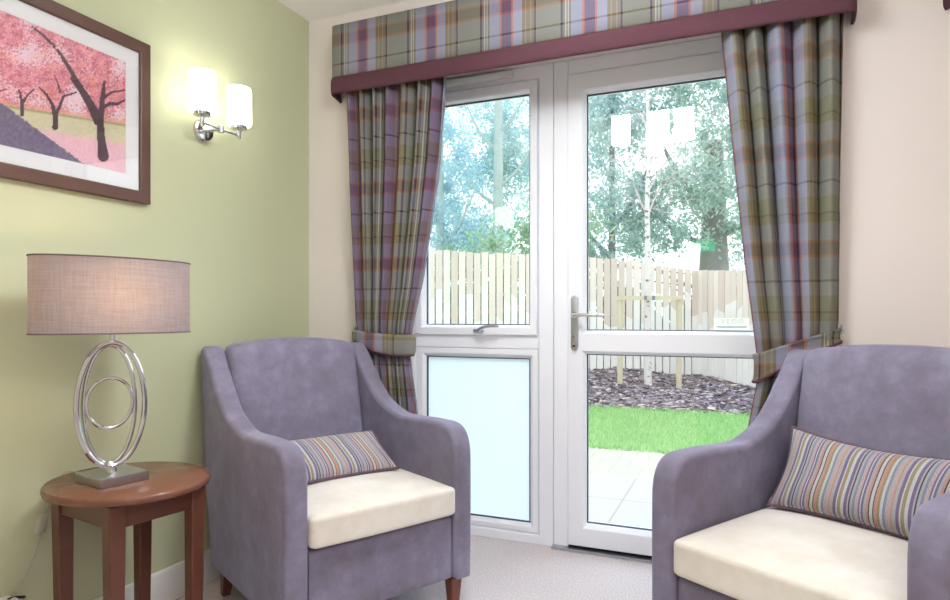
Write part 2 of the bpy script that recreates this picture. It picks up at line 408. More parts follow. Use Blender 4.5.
# faint sticker low on the upper pane
stk=MB(); stk.box(-.092,.04,FY+.026,FY+.0275,.953,1.005)
t=NT('sticker_film'); b=t.n('ShaderNodeBsdfTranslucent'); b.inputs[0].default_value=srgb(232,226,216); tr=t.n('ShaderNodeBsdfTransparent'); mx=t.n('ShaderNodeMixShader'); t.l(t.math('ADD',t.math('MULTIPLY',t.noise(8,1),.1),.65),mx.inputs[0]); t.l(tr.outputs[0],mx.inputs[1]); t.l(b.outputs[0],mx.inputs[2])
sk=child(stk,'sticker',t.done(mx),door,smooth=False); sk['label']='pale sticker on the glass'
def text(name,body,size,loc,mat,par,rot=(PI/2,0,0),spacing=1.0):
    c=bpy.data.curves.new(name,'FONT'); c.body=body; c.size=size; c.extrude=.0002; c.space_character=spacing; c.align_x='CENTER'
    o=bpy.data.objects.new(name,c); C.objects.link(o); c.materials.append(mat)
    o.location=loc; o.rotation_euler=rot; o.parent=par; bpy.context.view_layer.update(); o.matrix_parent_inverse=par.matrix_world.inverted(); return o
M['ink']=paint('pale_grey_ink',srgb(180,196,208),.6,.05); M['teal']=paint('pale_teal_ink',srgb(170,214,218),.6,.05)
text('lettering','VEDO',.026,(-.022,FY+.0255,.983),M['ink'],sk,spacing=1.5)
mb=MB(); mb.box(-.08,.03,FY+.0252,FY+.0258,.966,.972); sub(mb,'underline',M['teal'],sk,smooth=False)

# ------------------------------------------------------------------ pelmet
def pelmet(name,x0,x1,yf,z0,zb,z1,label,group=None):
    root=empty(name,((x0+x1)/2,WY,z0),0,label,'pelmet',group)
    def strip(off,za,zc_,nz,rnd):
        m=MB(); path=[(x0-.02-off,WY)]
        r=.018
        for k in range(5):
            a=PI+PI/2*k/4; path.append((x0+r+ (r+off)*math.cos(a), yf+r+(r+off)*math.sin(a)))
        n=60
        for k in range(1,n): path.append((x0+r+(x1-x0-2*r)*k/n, yf-off))
        for k in range(5):
            a=1.5*PI+PI/2*k/4; path.append((x1-r+(r+off)*math.cos(a), yf+r+(r+off)*math.sin(a)))
        path.append((x1+.004+off,WY))
        u=0; us=[]
        for i,p in enumerate(path):
            if i: u+=math.dist(p,path[i-1])
            us.append(u)
        u_front=[k for k,p in enumerate(path) if p[1]<=yf-off+1e-6][0]
        base=us[u_front]-(path[u_front][0])
        zs=[za+(zc_-za)*k/nz for k in range(nz+1)]
        vs=[];fs=[]
        cx=(x0+x1)/2
        for zi,z in enumerate(zs):
            bul=0
            if rnd: q=2*zi/nz-1; bul=.006*(1-q**4)
            for i,p in enumerate(path):
                sgn=Vector((p[0]-cx,0)).x
                dx=0;dy=-bul
                if p[1]>yf+.02: dx=math.copysign(bul,sgn); dy=0
                m.uv[len(vs)]=(us[i]-base+1.613,z-2.117)
                vs.append((p[0]+dx,p[1]+dy,z))
        L=len(path)
        for zi in range(nz):
            for i in range(L-1): fs.append((zi*L+i,zi*L+i+1,(zi+1)*L+i+1,(zi+1)*L+i))
        m.add(vs,fs); return m
    fa=child(strip(0,zb-.002,z1,3,False),'fabric_face',M['tartan'],root)
    so=fa.modifiers.new('thick','SOLIDIFY'); so.thickness=.008; so.offset=1
    bo=child(strip(.001,z0,zb,8,True),'border',M['plum'],root); bo['label']='plain plum border'
    so=bo.modifiers.new('thick','SOLIDIFY'); so.thickness=.010; so.offset=1
    tb=MB(); tb.box(x0+.004,x1-.004,yf+.006,WY-.001,z1-.022,z1-.004); child(tb,'top_board',M['whiteplastic'],root,smooth=False)
    tr_=MB(); tr_.box(x0+.05,x1-.05,2.398,2.412,z0+.17,z0+.19); child(tr_,'curtain_track',M['whiteplastic'],root,smooth=False)
    return root
pelmet('pelmet',-1.664,.343,2.35,1.995,2.062,2.296,'wide tartan pelmet with plum border hung above the garden door')
pelmet('pelmet',.642,2.6,2.35,1.995,2.062,2.296,'second pelmet entering at the top edge near the ceiling, plum bordered')

# ------------------------------------------------------------------ curtains
def interp(tab,z):
    for (a,va),(b,vb) in zip(tab,tab[1:]):
        if a>=z>=b:
            f=(a-z)/(a-b); return va+(vb-va)*f
    return tab[-1][1] if z<tab[-1][0] else tab[0][1]
def curtain(label,XL,XR,YC,AMP,N,u0,ph,seed,uend=None):
    m=MB(); nc=N*36; zs=[2.165-2.145*k/110 for k in range(111)]
    rnd=random.Random(seed); wob=[rnd.uniform(-.5,.5) for _ in range(N+2)]; amps=[rnd.uniform(.65,1.15) for _ in range(N+2)]
    def off(s):
        q=s*N; i=int(min(q,N-1e-6)); f=q-i
        return wob[i]*(1-f)+wob[i+1]*f, amps[i]*(1-f)+amps[i+1]*f
    def row(z):
        xl,xr,yc,am=interp(XL,z),interp(XR,z),interp(YC,z),interp(AMP,z)
        P=[]
        for k in range(nc+1):
            s=k/nc; w_,a_=off(s)
            phi=2*PI*N*s+w_*1.3+ph+.35*math.sin(z*2.1+s*9)
            cosv=2*abs(math.sin(phi/2))**.62-1; y=yc-am*(1-(1-a_)*.5)*cosv
            x=xl+(xr-xl)*(s+ .05/N*math.sin(phi))
            P.append((x,y,z))
        return P
    top=row(2.0); us=[u0]
    for k in range(nc): us.append(us[-1]+math.dist(top[k],top[k+1])*.66)
    if uend is not None: us=[u-us[-1]+uend for u in us]
    vs=[];fs=[]
    for z in zs:
        for k,p in enumerate(row(z)):
            m.uv[len(vs)]=(us[k],z-2.117); vs.append(p)
    L=nc+1
    for i in range(len(zs)-1):
        for k in range(nc): fs.append((i*L+k,i*L+k+1,(i+1)*L+k+1,(i+1)*L+k))
    m.add(vs,fs)
    o=m.build('curtain',M['tartan']); so=o.modifiers.new('thick','SOLIDIFY'); so.thickness=.002
    for p in o.data.polygons: p.use_smooth=True
    return tag(o,label,'curtain','tartan curtains either side of the garden door')
curtain('tartan curtain gathered beside the green wall, left of the window',
    [(2.2,-1.640),(2.0,-1.628),(.94,-1.575),(.84,-1.568),(.02,-1.58)],
    [(2.2,-1.135),(1.97,-1.137),(1.68,-1.163),(1.44,-1.198),(1.15,-1.25),(.94,-1.30),(.84,-1.31),(.62,-1.277),(.02,-1.24)],
    [(2.2,2.402),(1.0,2.405),(.9,2.418),(.8,2.41),(.02,2.408)],
    [(2.2,.042),(1.5,.040),(.95,.018),(.84,.018),(.6,.028),(.02,.03)],7,.06,.5,3,.53*PERIOD)
curtain('tartan curtain gathered to the right of the door, behind the armchair',
    [(2.2,-.07),(2.0,-.055),(1.2,.02),(.9,.056),(.82,.066),(.62,.03),(.02,-.01)],
    [(2.2,.322),(2.0,.320),(1.0,.307),(.9,.300),(.02,.31)],
    [(2.2,2.402),(1.0,2.405),(.9,2.425),(.02,2.425)],
    [(2.2,.042),(1.5,.039),(1.0,.017),(.84,.014),(.6,.018),(.02,.018)],5,.112,.2,11)
def tieback(label,path,u0):
    # path: (x,y,ztop,zbot)
    P=catmull(path,6); m=MB(); vs=[];u=u0;nz=8
    for i,p in enumerate(P):
        if i: u+=math.dist(p[:2],P[i-1][:2])
        for k in range(nz+1):
            f=k/nz; q=2*f-1
            t_=Vector((P[min(i+1,len(P)-1)][0]-P[max(i-1,0)][0],P[min(i+1,len(P)-1)][1]-P[max(i-1,0)][1])).normalized()
            nrm=Vector((t_.y,-t_.x)); bul=.006*(1-q**4)
            m.uv[len(vs)]=(u,(p[2]*(1-f)+p[3]*f)-2.03); vs.append((p[0]+nrm.x*bul,p[1]+nrm.y*bul,p[2]*(1-f)+p[3]*f))
    L=nz+1; fs=[(i*L+k,i*L+k+1,(i+1)*L+k+1,(i+1)*L+k) for i in range(len(P)-1) for k in range(nz)]
    m.add(vs,fs)
    root=empty('curtain_tieback',path[0][:3],0,label,'curtain tieback','tartan tiebacks')
    o=child(m,'band',M['tartan'],root); so=o.modifiers.new('t','SOLIDIFY'); so.thickness=.006; so.offset=0
    e=MB(); e.tube([(p[0],p[1]-.002,p[3]) for p in P],.0045,8); child(e,'piping',M['plum'],root)['label']='plum piped lower edge'
    h=MB(); x,y,zt,zb=path[0]; h.tube([(x,WY,zt-.01),(x,y+.01,zt-.012),(x,y-.012,zt-.006),(x,y-.016,zt+.012)],.004,8); h.lathe([(.012,0),(.012,.006)],(x,WY,zt-.01),16,M=Matrix.Rotation(PI/2,4,'X'))
    child(h,'hook',M['steel'],root)['label']='metal hook on the wall'
    return root
tieback('tartan tieback around the curtain near the green wall',
    [(-1.590,2.435,.952,.905),(-1.584,2.40,.951,.90),(-1.55,2.383,.948,.892),(-1.48,2.376,.940,.862),(-1.39,2.376,.934,.845),(-1.31,2.384,.932,.842),(-1.288,2.405,.932,.845),(-1.30,2.435,.932,.85)],-.03)
tieback('tartan tieback around the curtain behind the second armchair',
    [(.318,2.438,.972,.928),(.314,2.418,.970,.924),(.29,2.402,.963,.915),(.22,2.397,.940,.880),(.13,2.395,.908,.828),(.065,2.398,.884,.788),(.046,2.41,.880,.784),(.055,2.438,.880,.79)],.285)

# ------------------------------------------------------------------ armchairs
PROF=[(.004,.118),(.006,.20),(.0065,.30),(.007,.50),(.003,.565),(-.010,.602),(-.032,.627),(-.066,.640),(-.12,.642),(-.20,.641),(-.336,.636),(-.41,.646),(-.497,.678),(-.55,.712),(-.60,.758),(-.65,.811),(-.69,.855),(-.718,.884),(-.740,.898),(-.760,.900),(-.775,.889),(-.781,.868),(-.779,.84),(-.765,.74),(-.735,.52),(-.70,.33),(-.672,.205),(-.655,.118)]
WIN,WTH=.263,.074
def armpanel(y0,y1):
    P=catmull(PROF[:-1],3)+[PROF[-1]]
    # drop bottom closing handled by polygon
    n=len(P); nr=[]
    for i in range(n):
        a=Vector(P[(i-1)%n]);q=Vector(P[i]);b=Vector(P[(i+1)%n]);t1=(q-a).normalized();t2=(b-q).normalized();t_=(t1+t2).normalized(); nr.append(Vector((t_.y,-t_.x))/max(.5,t_.dot(t1)))
    # orientation: make normals point inward
    cx=sum(p[0] for p in P)/n; area=sum(P[i][0]*P[(i+1)%n][1]-P[(i+1)%n][0]*P[i][1] for i in range(n))
    s=-1 if area>0 else 1
    r=.016; rings=[]
    for side in (0,1):
        seq=[k*PI/2/5 for k in range(6)]
        if side==0: seq=[PI/2-a for a in seq]
        seq=[(r*(1-math.cos(a)),r*(1-math.sin(a))) for a in seq]
        seq=[(r+.003,0)]+seq if side==0 else seq+[(r+.003,0)]
        for ins,dy in seq:
            y=(y0+dy) if side==0 else (y1-dy)
            rings.append([(P[i][0]+nr[i].x*s*ins,y,P[i][1]+nr[i].y*s*ins) for i in range(n)])
    m=MB(); vs=[p for q in rings for p in q]; fs=[]
    for j in range(len(rings)-1):
        for i in range(n):
            k=(i+1)%n; fs.append((j*n+i,j*n+k,(j+1)*n+k,(j+1)*n+i))
    fs.append(tuple(range(n))); fs.append(tuple((len(rings)-1)*n+i for i in range(n-1,-1,-1)))
    m.add(vs,fs); return m
def make_chair(loc,rz,label,scale,drop):
    root=empty('armchair',loc,rz,label,'armchair','lilac grey armchairs',scale=scale)
    for y0,y1 in ((-WIN-WTH,-WIN),(WIN,WIN+WTH)):
        o=armpanel(y0,y1).build('arm',M['suede'],root,angle=60)
    # backrest: recline along z, crowned top
    def bdef(p):
        x,y,z=p
        f=(z-.12)/.80
        x2=x - .15*f + .012*math.sin(PI*f)
        cr=.026*(1-(y/WIN)**2)*max(0,min(1,(z-.6)/.3))
        bul=.012*(1-(y/WIN)**2)*(1 if x>-.56 else 0)
        return (x2+bul,y,z+cr)
    MB().rbox((-.625,-WIN+.0015,.13),(-.53,WIN-.0015,.902),.03,18,bdef).build('backrest',M['suede'],root,angle=60)
    MB().rbox((-.60,-WIN+.001,.12),(-.004,WIN-.001,.338),.016,10).build('seat_base',M['suede'],root,angle=60)
    a,b=.265,.262
    def cdef(p):
        x,y,z=p
        u=(x+.2475)/.2725; v=y/.262
        if z>.39: z+=.022*(1-abs(u)**3)*(1-abs(v)**3)
        return (x+.006*(1-v*v) if x>0 else x,y,z)
    seat=MB().rbox((-.51,-.2605,.342),(.018,.2605,.438),.016,16,cdef).build('seat_cushion',M['creamsuede'],root,angle=60); seat['label']='cream seat cushion'
    for sx,sy in ((-.035,-.285),(-.035,.285),(-.615,-.285),(-.615,.285)):
        tip=.0 if sx>-.1 else -.035
        m=MB().taper((sx+tip,sy,0-drop),(.014,.014),(sx,sy,.1175),(.023,.023)); m.build('leg',M['chairleg'],root,smooth=False,bevel=.003,seg=1)
    return root
ch1=make_chair((-1.012,1.72,0),R(-28),'lilac grey suede armchair beside the wooden side table, its back to the green wall',1.0,0)
SC=.98
ch2=make_chair((.073*SC,1.589*SC,H*(1-SC)),R(-120.4),'lilac grey suede armchair standing in front of the right-hand curtain',SC,H*(1-SC)/SC)

def pillow(label,chair,bot,up_ang,wid,hei,thk,yc,roll,ear,u0,sag=0,stripe_slant=0):
    """cushion in chair-local space; bot=(x,z) of its lower edge; up_ang tilts it back from vertical"""
    root=empty('scatter_cushion',(0,0,0),0,label,'cushion','striped scatter cushions')
    root.matrix_world=chair_mat(chair)@Matrix.Translation((bot[0],yc,bot[1]))@Matrix.Rotation(-up_ang,4,'Y')@Matrix.Rotation(roll,4,'X')
    n,mn=40,24; m=MB(); rim=[]
    def pt(a,b,side):
        ea=1-ear*(1-b*b)*1.0; eb=1-ear*1.6*(1-a*a)
        y=a*wid/2*ea
        z=hei/2+b*hei/2*eb - sag*(1-a*a)*(b+1)/2
        t_=thk/2*((1-abs(a)**3.2)**.55)*((1-abs(b)**3.2)**.55)
        wr=.003*noise.noise(Vector((a*3,b*3,side*4+u0*9)))
        return (side*t_+wr*(1-a*a)*(1-b*b),y,z)
    vs=[];fs=[]
    for side in (1,-1):
        base=len(vs)
        for i in range(n+1):
            for j in range(mn+1):
                a=-1+2*i/n;b=-1+2*j/mn; a=math.sin(a*PI/2)*.35+a*.65; b=math.sin(b*PI/2)*.35+b*.65
                m.uv[len(vs)]=(u0+(a+stripe_slant*b)*wid/2,b*hei/2); vs.append(pt(a,b,side))
        for i in range(n):
            for j in range(mn):
                q=(base+i*(mn+1)+j,base+(i+1)*(mn+1)+j,base+(i+1)*(mn+1)+j+1,base+i*(mn+1)+j+1)
                fs.append(q if side>0 else q[::-1])
    m.add(vs,fs)
    o=m.build('cover',M['stripes'],root,recalc=False,angle=180)
    loop=[pt(-1+2*k/40,-1,0) for k in range(40)]+[pt(1,-1+2*k/24,0) for k in range(24)]+[pt(1-2*k/40,1,0) for k in range(40)]+[pt(-1,1-2*k/24,0) for k in range(24)]
    MB().tube(loop,.0055,8,closed=True).build('piping',M['piping'],root)['label']='plum grey piped edge'
    return root
def chair_mat(c):
    bpy.context.view_layer.update(); return c.matrix_world.copy()
pillow('small striped lumbar cushion slumped on the seat of the armchair by the side table',ch1,(-.25,.462),R(60),.47,.215,.085,-.035,0,.05,.03,0,.05)
pillow('larger striped cushion propped upright on the seat of the armchair by the curtain',ch2,(-.400,.450),R(30),.50,.25,.13,.022,R(-2),.08,.12,.012,-.03)

# ------------------------------------------------------------------ side table
TX,TY,TZ=-1.598,1.284,.552
tb=empty('side_table',(TX,TY,0),R(-9.85),'round reddish brown wooden side table holding the lamp','side table')
m=MB(); m.lathe([(.93,-.024),(.985,-.020),(1,-.012),(.995,-.005),(.975,0)],(0,0,TZ),72,.2245,.208); m.build('tabletop',M['mahogany_top'],tb,angle=50)
hx_,hy_=.134,.115
m=MB()
for s in (-1,1):
    m.box(-hx_+.019,hx_-.019,s*hy_-.010+s*.004,s*hy_+.010+s*.004,TZ-.088,TZ-.0245); m.box(s*hx_-.010+s*.004,s*hx_+.010+s*.004,-hy_+.019,hy_-.019,TZ-.088,TZ-.0245)
m.build('apron',M['mahogany'],tb,smooth=False,bevel=.002,seg=1)
for sx in (-1,1):
    for sy in (-1,1):
        MB().taper((sx*(hx_-.003),sy*(hy_-.003),0),.0165,(sx*hx_,sy*hy_,TZ-.0245),.0215).build('leg',M['mahogany'],tb,smooth=False,bevel=.003,seg=1)
# ------------------------------------------------------------------ table lamp
LXc,LYc=-1.620,1.247
lp=empty('table_lamp',(LXc,LYc,TZ),R(-18),'silver hoop table lamp with an oval grey shade on the side table','lamp')
MB().rbox((-.072,-.066,0),(.072,.066,.026),.002,4,lambda p:Matrix.Rotation(R(7),3,'Z')@Vector(p)).build('base',M['steel'],lp)
MB().lathe([(.012,.026),(.010,.034),(.008,.044)],(0,0,0),20).build('stem',M['chrome'],lp)
def hoop(ry,rz,zc,r,yo=0,xo=0,sq=1.0,ang=0):
    pts=[]
    for k in range(64):
        a=2*PI*k/64; y=ry*math.cos(a); z=zc+rz*math.sin(a)
        pts.append((xo+y*math.sin(ang),yo+y*math.cos(ang),z))
    return MB().tube(pts,r,10,closed=True,flat=sq)
hc=.2145
hoop(.088,.172,hc,.0075,-.004,.006).build('outer_hoop',M['chrome'],lp)
hoop(.067,.166,hc-.001,.006,-.004,-.008).build('inner_hoop',M['chrome'],lp)
hoop(.060,.070,hc+.003,.0052,-.004,-.006).build('centre_ring',M['chrome'],lp)
MB().lathe([(.007,.385),(.007,.46)],(0,0,0),16).build('neck',M['chrome'],lp)
def ovalshade(z0,z1,a0,b0,a1,b1):
    m=MB(); seg=80; vs=[];fs=[]; nz=8
    for i in range(nz+1):
        f=i/nz
        for k in range(seg):
            t_=2*PI*k/seg; vs.append(((b0+(b1-b0)*f)*math.sin(t_),.007+(a0+(a1-a0)*f)*math.cos(t_),z0+(z1-z0)*f))
    for i in range(nz):
        for k in range(seg): fs.append((i*seg+k,i*seg+(k+1)%seg,(i+1)*seg+(k+1)%seg,(i+1)*seg+k))
    m.add(vs,fs); return m
z0,z1=.966-TZ,1.170-TZ
sh=ovalshade(z0,z1,.206,.105,.206,.105).build('lamp_shade',M['shade'],lp,angle=80); sh['label']='oval grey linen shade'
m=MB()
for zz in (z0,z1):
    m.tube([(.1055*math.sin(2*PI*k/80),.007+.2065*math.cos(2*PI*k/80),zz) for k in range(80)],.0022,6,closed=True)
m.build('shade_trim',M['shadetrim'],lp)
m=MB(); m.lathe([(.013,.43),(.013,.475)],(0,0,0),14); m.lathe([(.008,.475),(.026,.50),(.030,.53),(.022,.555),(.006,.565)],(0,0,0),20); m.build('bulb',M['bulb'],lp)
cp=[(-1.69,1.27,TZ+.003),(-1.76,1.268,TZ+.003),(-1.815,1.262,TZ+.003),(-1.840,1.258,TZ-.006),(-1.856,1.252,.51),(-1.858,1.235,.47),(-1.858,1.215,.442),(-1.858,1.199,.37),(-1.858,1.180,.315),(-1.857,1.152,.272),(-1.853,1.125,.246),(-1.845,1.112,.241)]
cd=child(MB().tube(catmull(cp,5),.0016,6),'cord',M['flex'],lp); cd['label']='thin clear flex'
o=sub(MB().rbox((-1.869,1.193,.388),(-1.848,1.219,.438),.006,5,lambda p:(p[0],p[1]+(p[2]-.413)*.22,p[2])),'switch',M['flex'],cd); o['label']='pale inline switch'
# plug and black lead at the foot of the flex
pg=empty('power_plug',(-1.86,1.10,.235),0,'white plug at the end of the lamp flex, low on the green wall','plug')
child(MB().rbox((-1.869,1.070,.206),(-1.815,1.122,.243),.008,6),'plug_body',M['whiteplastic'],pg)
child(MB().tube([(-1.83,1.10,.244),(-1.84,1.125,.237),(-1.85,1.145,.228),(-1.857,1.158,.222)],.004,8),'lead',M['black'],pg)['label']='short black lead'

# ------------------------------------------------------------------ wall lights
def wall_light(Y,label):
    root=empty('wall_light',(WX,Y,1.712),0,label,'wall light','twin shade wall lights')
    rot=Matrix.Rotation(PI/2,4,'Y')
    MB().lathe([(.043,0),(.043,.012),(.038,.018),(.012,.022)],(0,0,0),40,M=rot).build('wall_plate',M['chrome'],root)
    m=MB(); m.tube([(.02,0,0),(.07,0,-.004),(.092,0,-.004)],.006,10); m.tube([(.092,-.09,-.004),(.092,.09,-.004)],.0045,10); m.lathe([(.011,-.012),(.011,.012)],(.092,0,-.004),16)
    m.build('arm',M['satin'],root)
    for s in (-1,1):
        c=(.094,s*.09,0)
        cup=MB().lathe([(.007,-.018),(.008,.0),(.010,.014),(.030,.020),(.031,.032),(.02,.034)],c,28).build('lamp_holder',M['chrome'],root)
        g=MB().lathe([(.024,.030),(.041,.033),(.0468,.040),(.0475,.05),(.046,.170),(.043,.177),(.038,.173),(.036,.10),(.034,.05)],c,40,cap=False).build('glass_shade',M['opal'],root)
        g['label']='lit white opal glass shade'
    return root
wall_light(1.811,'lit chrome wall light with two white glass shades right of the framed picture')
wall_light(.55,'lit chrome wall light left of the framed picture, seen only mirrored in the window')
# pendant whose shades are mirrored in the door glass
def atZ(x,y,Z):
    u=(x-PX)/F; v=(HY-y)/F; t_=(Z-H)/v; return ((u*CS-SN)*t_,(u*SN+CS)*t_)
GY=FY+.03
pts=[]
for q in ((621,129),(659,121),(655,139),(684,122)):
    x,y=atZ(q[0],q[1],2.15); pts.append((x,2*GY-y))
pcx=sum(p[0] for p in pts)/4; pcy=sum(p[1] for p in pts)/4
pn=empty('ceiling_light',(pcx,pcy,CZ),0,'lit four shade ceiling light, seen only mirrored in the door glass','ceiling light')
m=MB(); m.lathe([(.06,-.03),(.065,-.012),(.065,0)],(0,0,0),32); m.lathe([(.01,-.07),(.01,-.03)],(0,0,0),12); m.build('ceiling_plate',M['chrome'],pn)
for x,y in pts:
    dx,dy=x-pcx,y-pcy
    MB().tube([(0,0,-.065),(dx*.6,dy*.6,-.10),(dx,dy,-.12),(dx,dy,-.15)],.006,8).build('arm',M['satin'],pn)
    MB().lathe([(.02,-.15),(.050,-.155),(.056,-.165),(.057,-.34),(.054,-.345)],(dx,dy,0),32).build('glass_shade',M['pendopal'],pn)
# exit sign over the far doorway, mirrored in the door glass
ex=empty('exit_sign',(-.40,BY,1.86),0,'green emergency exit sign, seen only mirrored in the door glass','sign')
t=NT('lit_green_sign'); b=t.bsdf(srgb(0,150,110),.4); b.inputs['Emission Color'].default_value=srgb(0,170,120); t.l(t.math('ADD',t.math('MULTIPLY',t.noise(4,1),.3),6.0),b.inputs['Emission Strength']); M['exit']=t.done(b)
mb=MB(); mb.box(-.53,-.27,BY,BY+.03,1.82,1.94); child(mb,'sign_panel',M['exit'],ex,smooth=False)
mb=MB(); mb.tube([(-.36,BY+.032,1.915),(-.37,BY+.032,1.885),(-.35,BY+.032,1.865),(-.36,BY+.032,1.835)],.006,6); mb.tube([(-.37,BY+.032,1.885),(-.39,BY+.032,1.86),(-.40,BY+.032,1.84)],.005,6); mb.lathe([(.001,-.008),(.008,0),(.001,.008)],(-.352,BY+.034,1.925),10); mb.box(-.50,-.43,BY+.03,BY+.032,1.84,1.92)
child(mb,'running_figure',M['opal'],ex)

# ------------------------------------------------------------------ framed picture
PXW=-1.85
y0,y1,z0,z1=.80,1.565,1.392,1.934
pc=empty('framed_picture',(WX,(y0+y1)/2,(z0+z1)/2),0,'framed picture of a pink cherry blossom avenue on the green wall','picture')
def yzring(prof):
    m=MB(); m.ring(y0,y1,z0,z1,prof); m.v=[(p[1],p[0],p[2]) for p in m.v]; return m
child(yzring([(0,WX+.001),(0,PXW+.004),(.036,PXW+.004),(.040,PXW+.001),(.040,WX+.004)]),'frame',M['framewood'],pc,smooth=False,bevel=.0015,seg=1)
wm=.048
child(yzring([(.038,PXW-.008),(.038,PXW-.006),(.040+wm,PXW-.006),(.040+wm,PXW-.009)]),'mat',M['mat'],pc,smooth=False)['label']='white card mount'
ay0,ay1,az0,az1=y0+.082,y1-.082,z0+.082,z1-.082
TR=[ # trunks in photograph pixels: (polyline, width)
 ([(105,156),(103,140),(102,122),(104,100),(106,82)],(11,8,7,5,3)),
 ([(102,124),(97,110),(88,95),(78,80),(70,66),(58,48)],(7,6,5,4.5,4,3)),
 ([(98,122),(92,108),(82,90),(73,78)],(5,4.5,4,3)),
 ([(105,107),(112,103),(118,104),(126,100)],(4,3.5,3,2)),([(105,98),(113,92),(126,90)],(3,2.5,2)),
 ([(58,48),(46,36),(34,26)],(3,2.5,2)),
 ([(57,127),(57,116),(54,104),(48,94),(41,87)],(6,5,3.5,2.5,1.5)),([(57,115),(62,105),(65,96),(78,92)],(4,3,2.4,1.5)),
 ([(24,114),(24,103),(21,90)],(4.5,3.5,2)),([(24,103),(30,94),(36,89)],(3,2,1.3)),([(0,91),(8,89)],(1.5,1.2)),([(56,75),(60,84),(62,92)],(1,1.5,2)),
 ([(-30,120),(-30,90),(-36,60),(-50,40)],(9,8,6,4)),([(-30,95),(-18,70),(-4,50)],(6,4,2)),([(-75,112),(-75,90),(-80,70)],(7,5,3))]
def segd(p,a,b):
    ax,ay=a;bx,by=b;t_=((p[0]-ax)*(bx-ax)+(p[1]-ay)*(by-ay))/max(1e-9,(bx-ax)**2+(by-ay)**2); t_=max(0,min(1,t_))
    return math.hypot(p[0]-ax-t_*(bx-ax),p[1]-ay-t_*(by-ay)),t_
def mixc(a,b,f): f=max(0,min(1,f)); return tuple(x+(y-x)*f for x,y in zip(a,b))
def nz(x,y,s,o=0): return .5+.5*noise.noise(Vector((x*s,y*s,o)))
def art(px,py):
    f=nz(px,py,.16,1)*.3+nz(px,py,.45,2)*.35+nz(px,py,.9,3)*.35
    c=mixc((194,100,118),(246,176,186),(f-.34)/.26)
    w=nz(px,py,.045,7)*.6+nz(px,py,.5,8)*.55
    c=mixc(c,(250,226,236),(w-.58)/.14)
    c=mixc(c,(250,178,140),(nz(px,py,.08,12)-.5)*1.2 if py>50 else 0)
    c=mixc(c,(120,60,72),(nz(px,py,.7,16)-.68)*5)
    gy=104+ (px)*.16                                     # far edge of the lawn
    if px<0: gy=104+px*.08
    if py>gy-6: c=mixc(c,(236,178,150),(py-gy+6)/6)
    if py>gy:
        c=mixc((214,212,170),(232,224,196),nz(px,py,.3,4)); c=mixc(c,(150,160,110),1-(py-gy)/3)
        p_=(py-gy)-(14+nz(px,py,.15,5)*6)
        c=mixc(c,mixc((236,178,190),(250,224,230),nz(px,py,.6,6)),p_/4)
    rx=13.5+(py-110)*1.32+ (py-110)**2*.0006
    if py>103 and px<rx+ (nz(px,py,.4,9)-.5)*5 and px>-150+ (150-py)*2.2:
        c=mixc((110,98,124),(146,134,158),nz(px,py,.25,10)); c=mixc(c,(210,160,180),(nz(px,py,.8,11)-.72)*4)
    for pl,ws in TR:
        for i in range(len(pl)-1):
            d,t_=segd((px,py),pl[i],pl[i+1]); wd=(ws[i]*(1-t_)+ws[i+1]*t_)/2
            if d<wd and (py>60 or nz(px,py,.3,15)>.32): c=mixc((70,46,56),(96,70,78),nz(px,py,.5,13)); 
    return (lin(c[0]/255),lin(c[1]/255),lin(c[2]/255),1)
m=MB(); ny,nzz=230,150; vs=[];fs=[]
for i in range(ny+1):
    for j in range(nzz+1):
        y=ay0+(ay1-ay0)*i/ny; z=az0+(az1-az0)*j/nzz
        q=pr(PXW,y,z) ; qx=q[0] if y>.95 else pr(PXW,.95,z)[0]-(0.95-y)*520
        m.col[len(vs)]=art(qx,q[1] if y>.95 else pr(PXW,.95,z)[1]); vs.append((PXW-.0075,y,z))
for i in range(ny):
    for j in range(nzz): fs.append((i*(nzz+1)+j,(i+1)*(nzz+1)+j,(i+1)*(nzz+1)+j+1,i*(nzz+1)+j+1))
m.add(vs,fs); child(m,'print',M['print'],pc,recalc=False)['label']='pink blossom tree print'
m=MB(); m.add([(PXW-.002,y0+.039,z0+.039),(PXW-.002,y1-.039,z0+.039),(PXW-.002,y1-.039,z1-.039),(PXW-.002,y0+.039,z1-.039)],[(0,1,2,3)])
child(m,'glass',M['picglass'],pc,smooth=False,recalc=False)

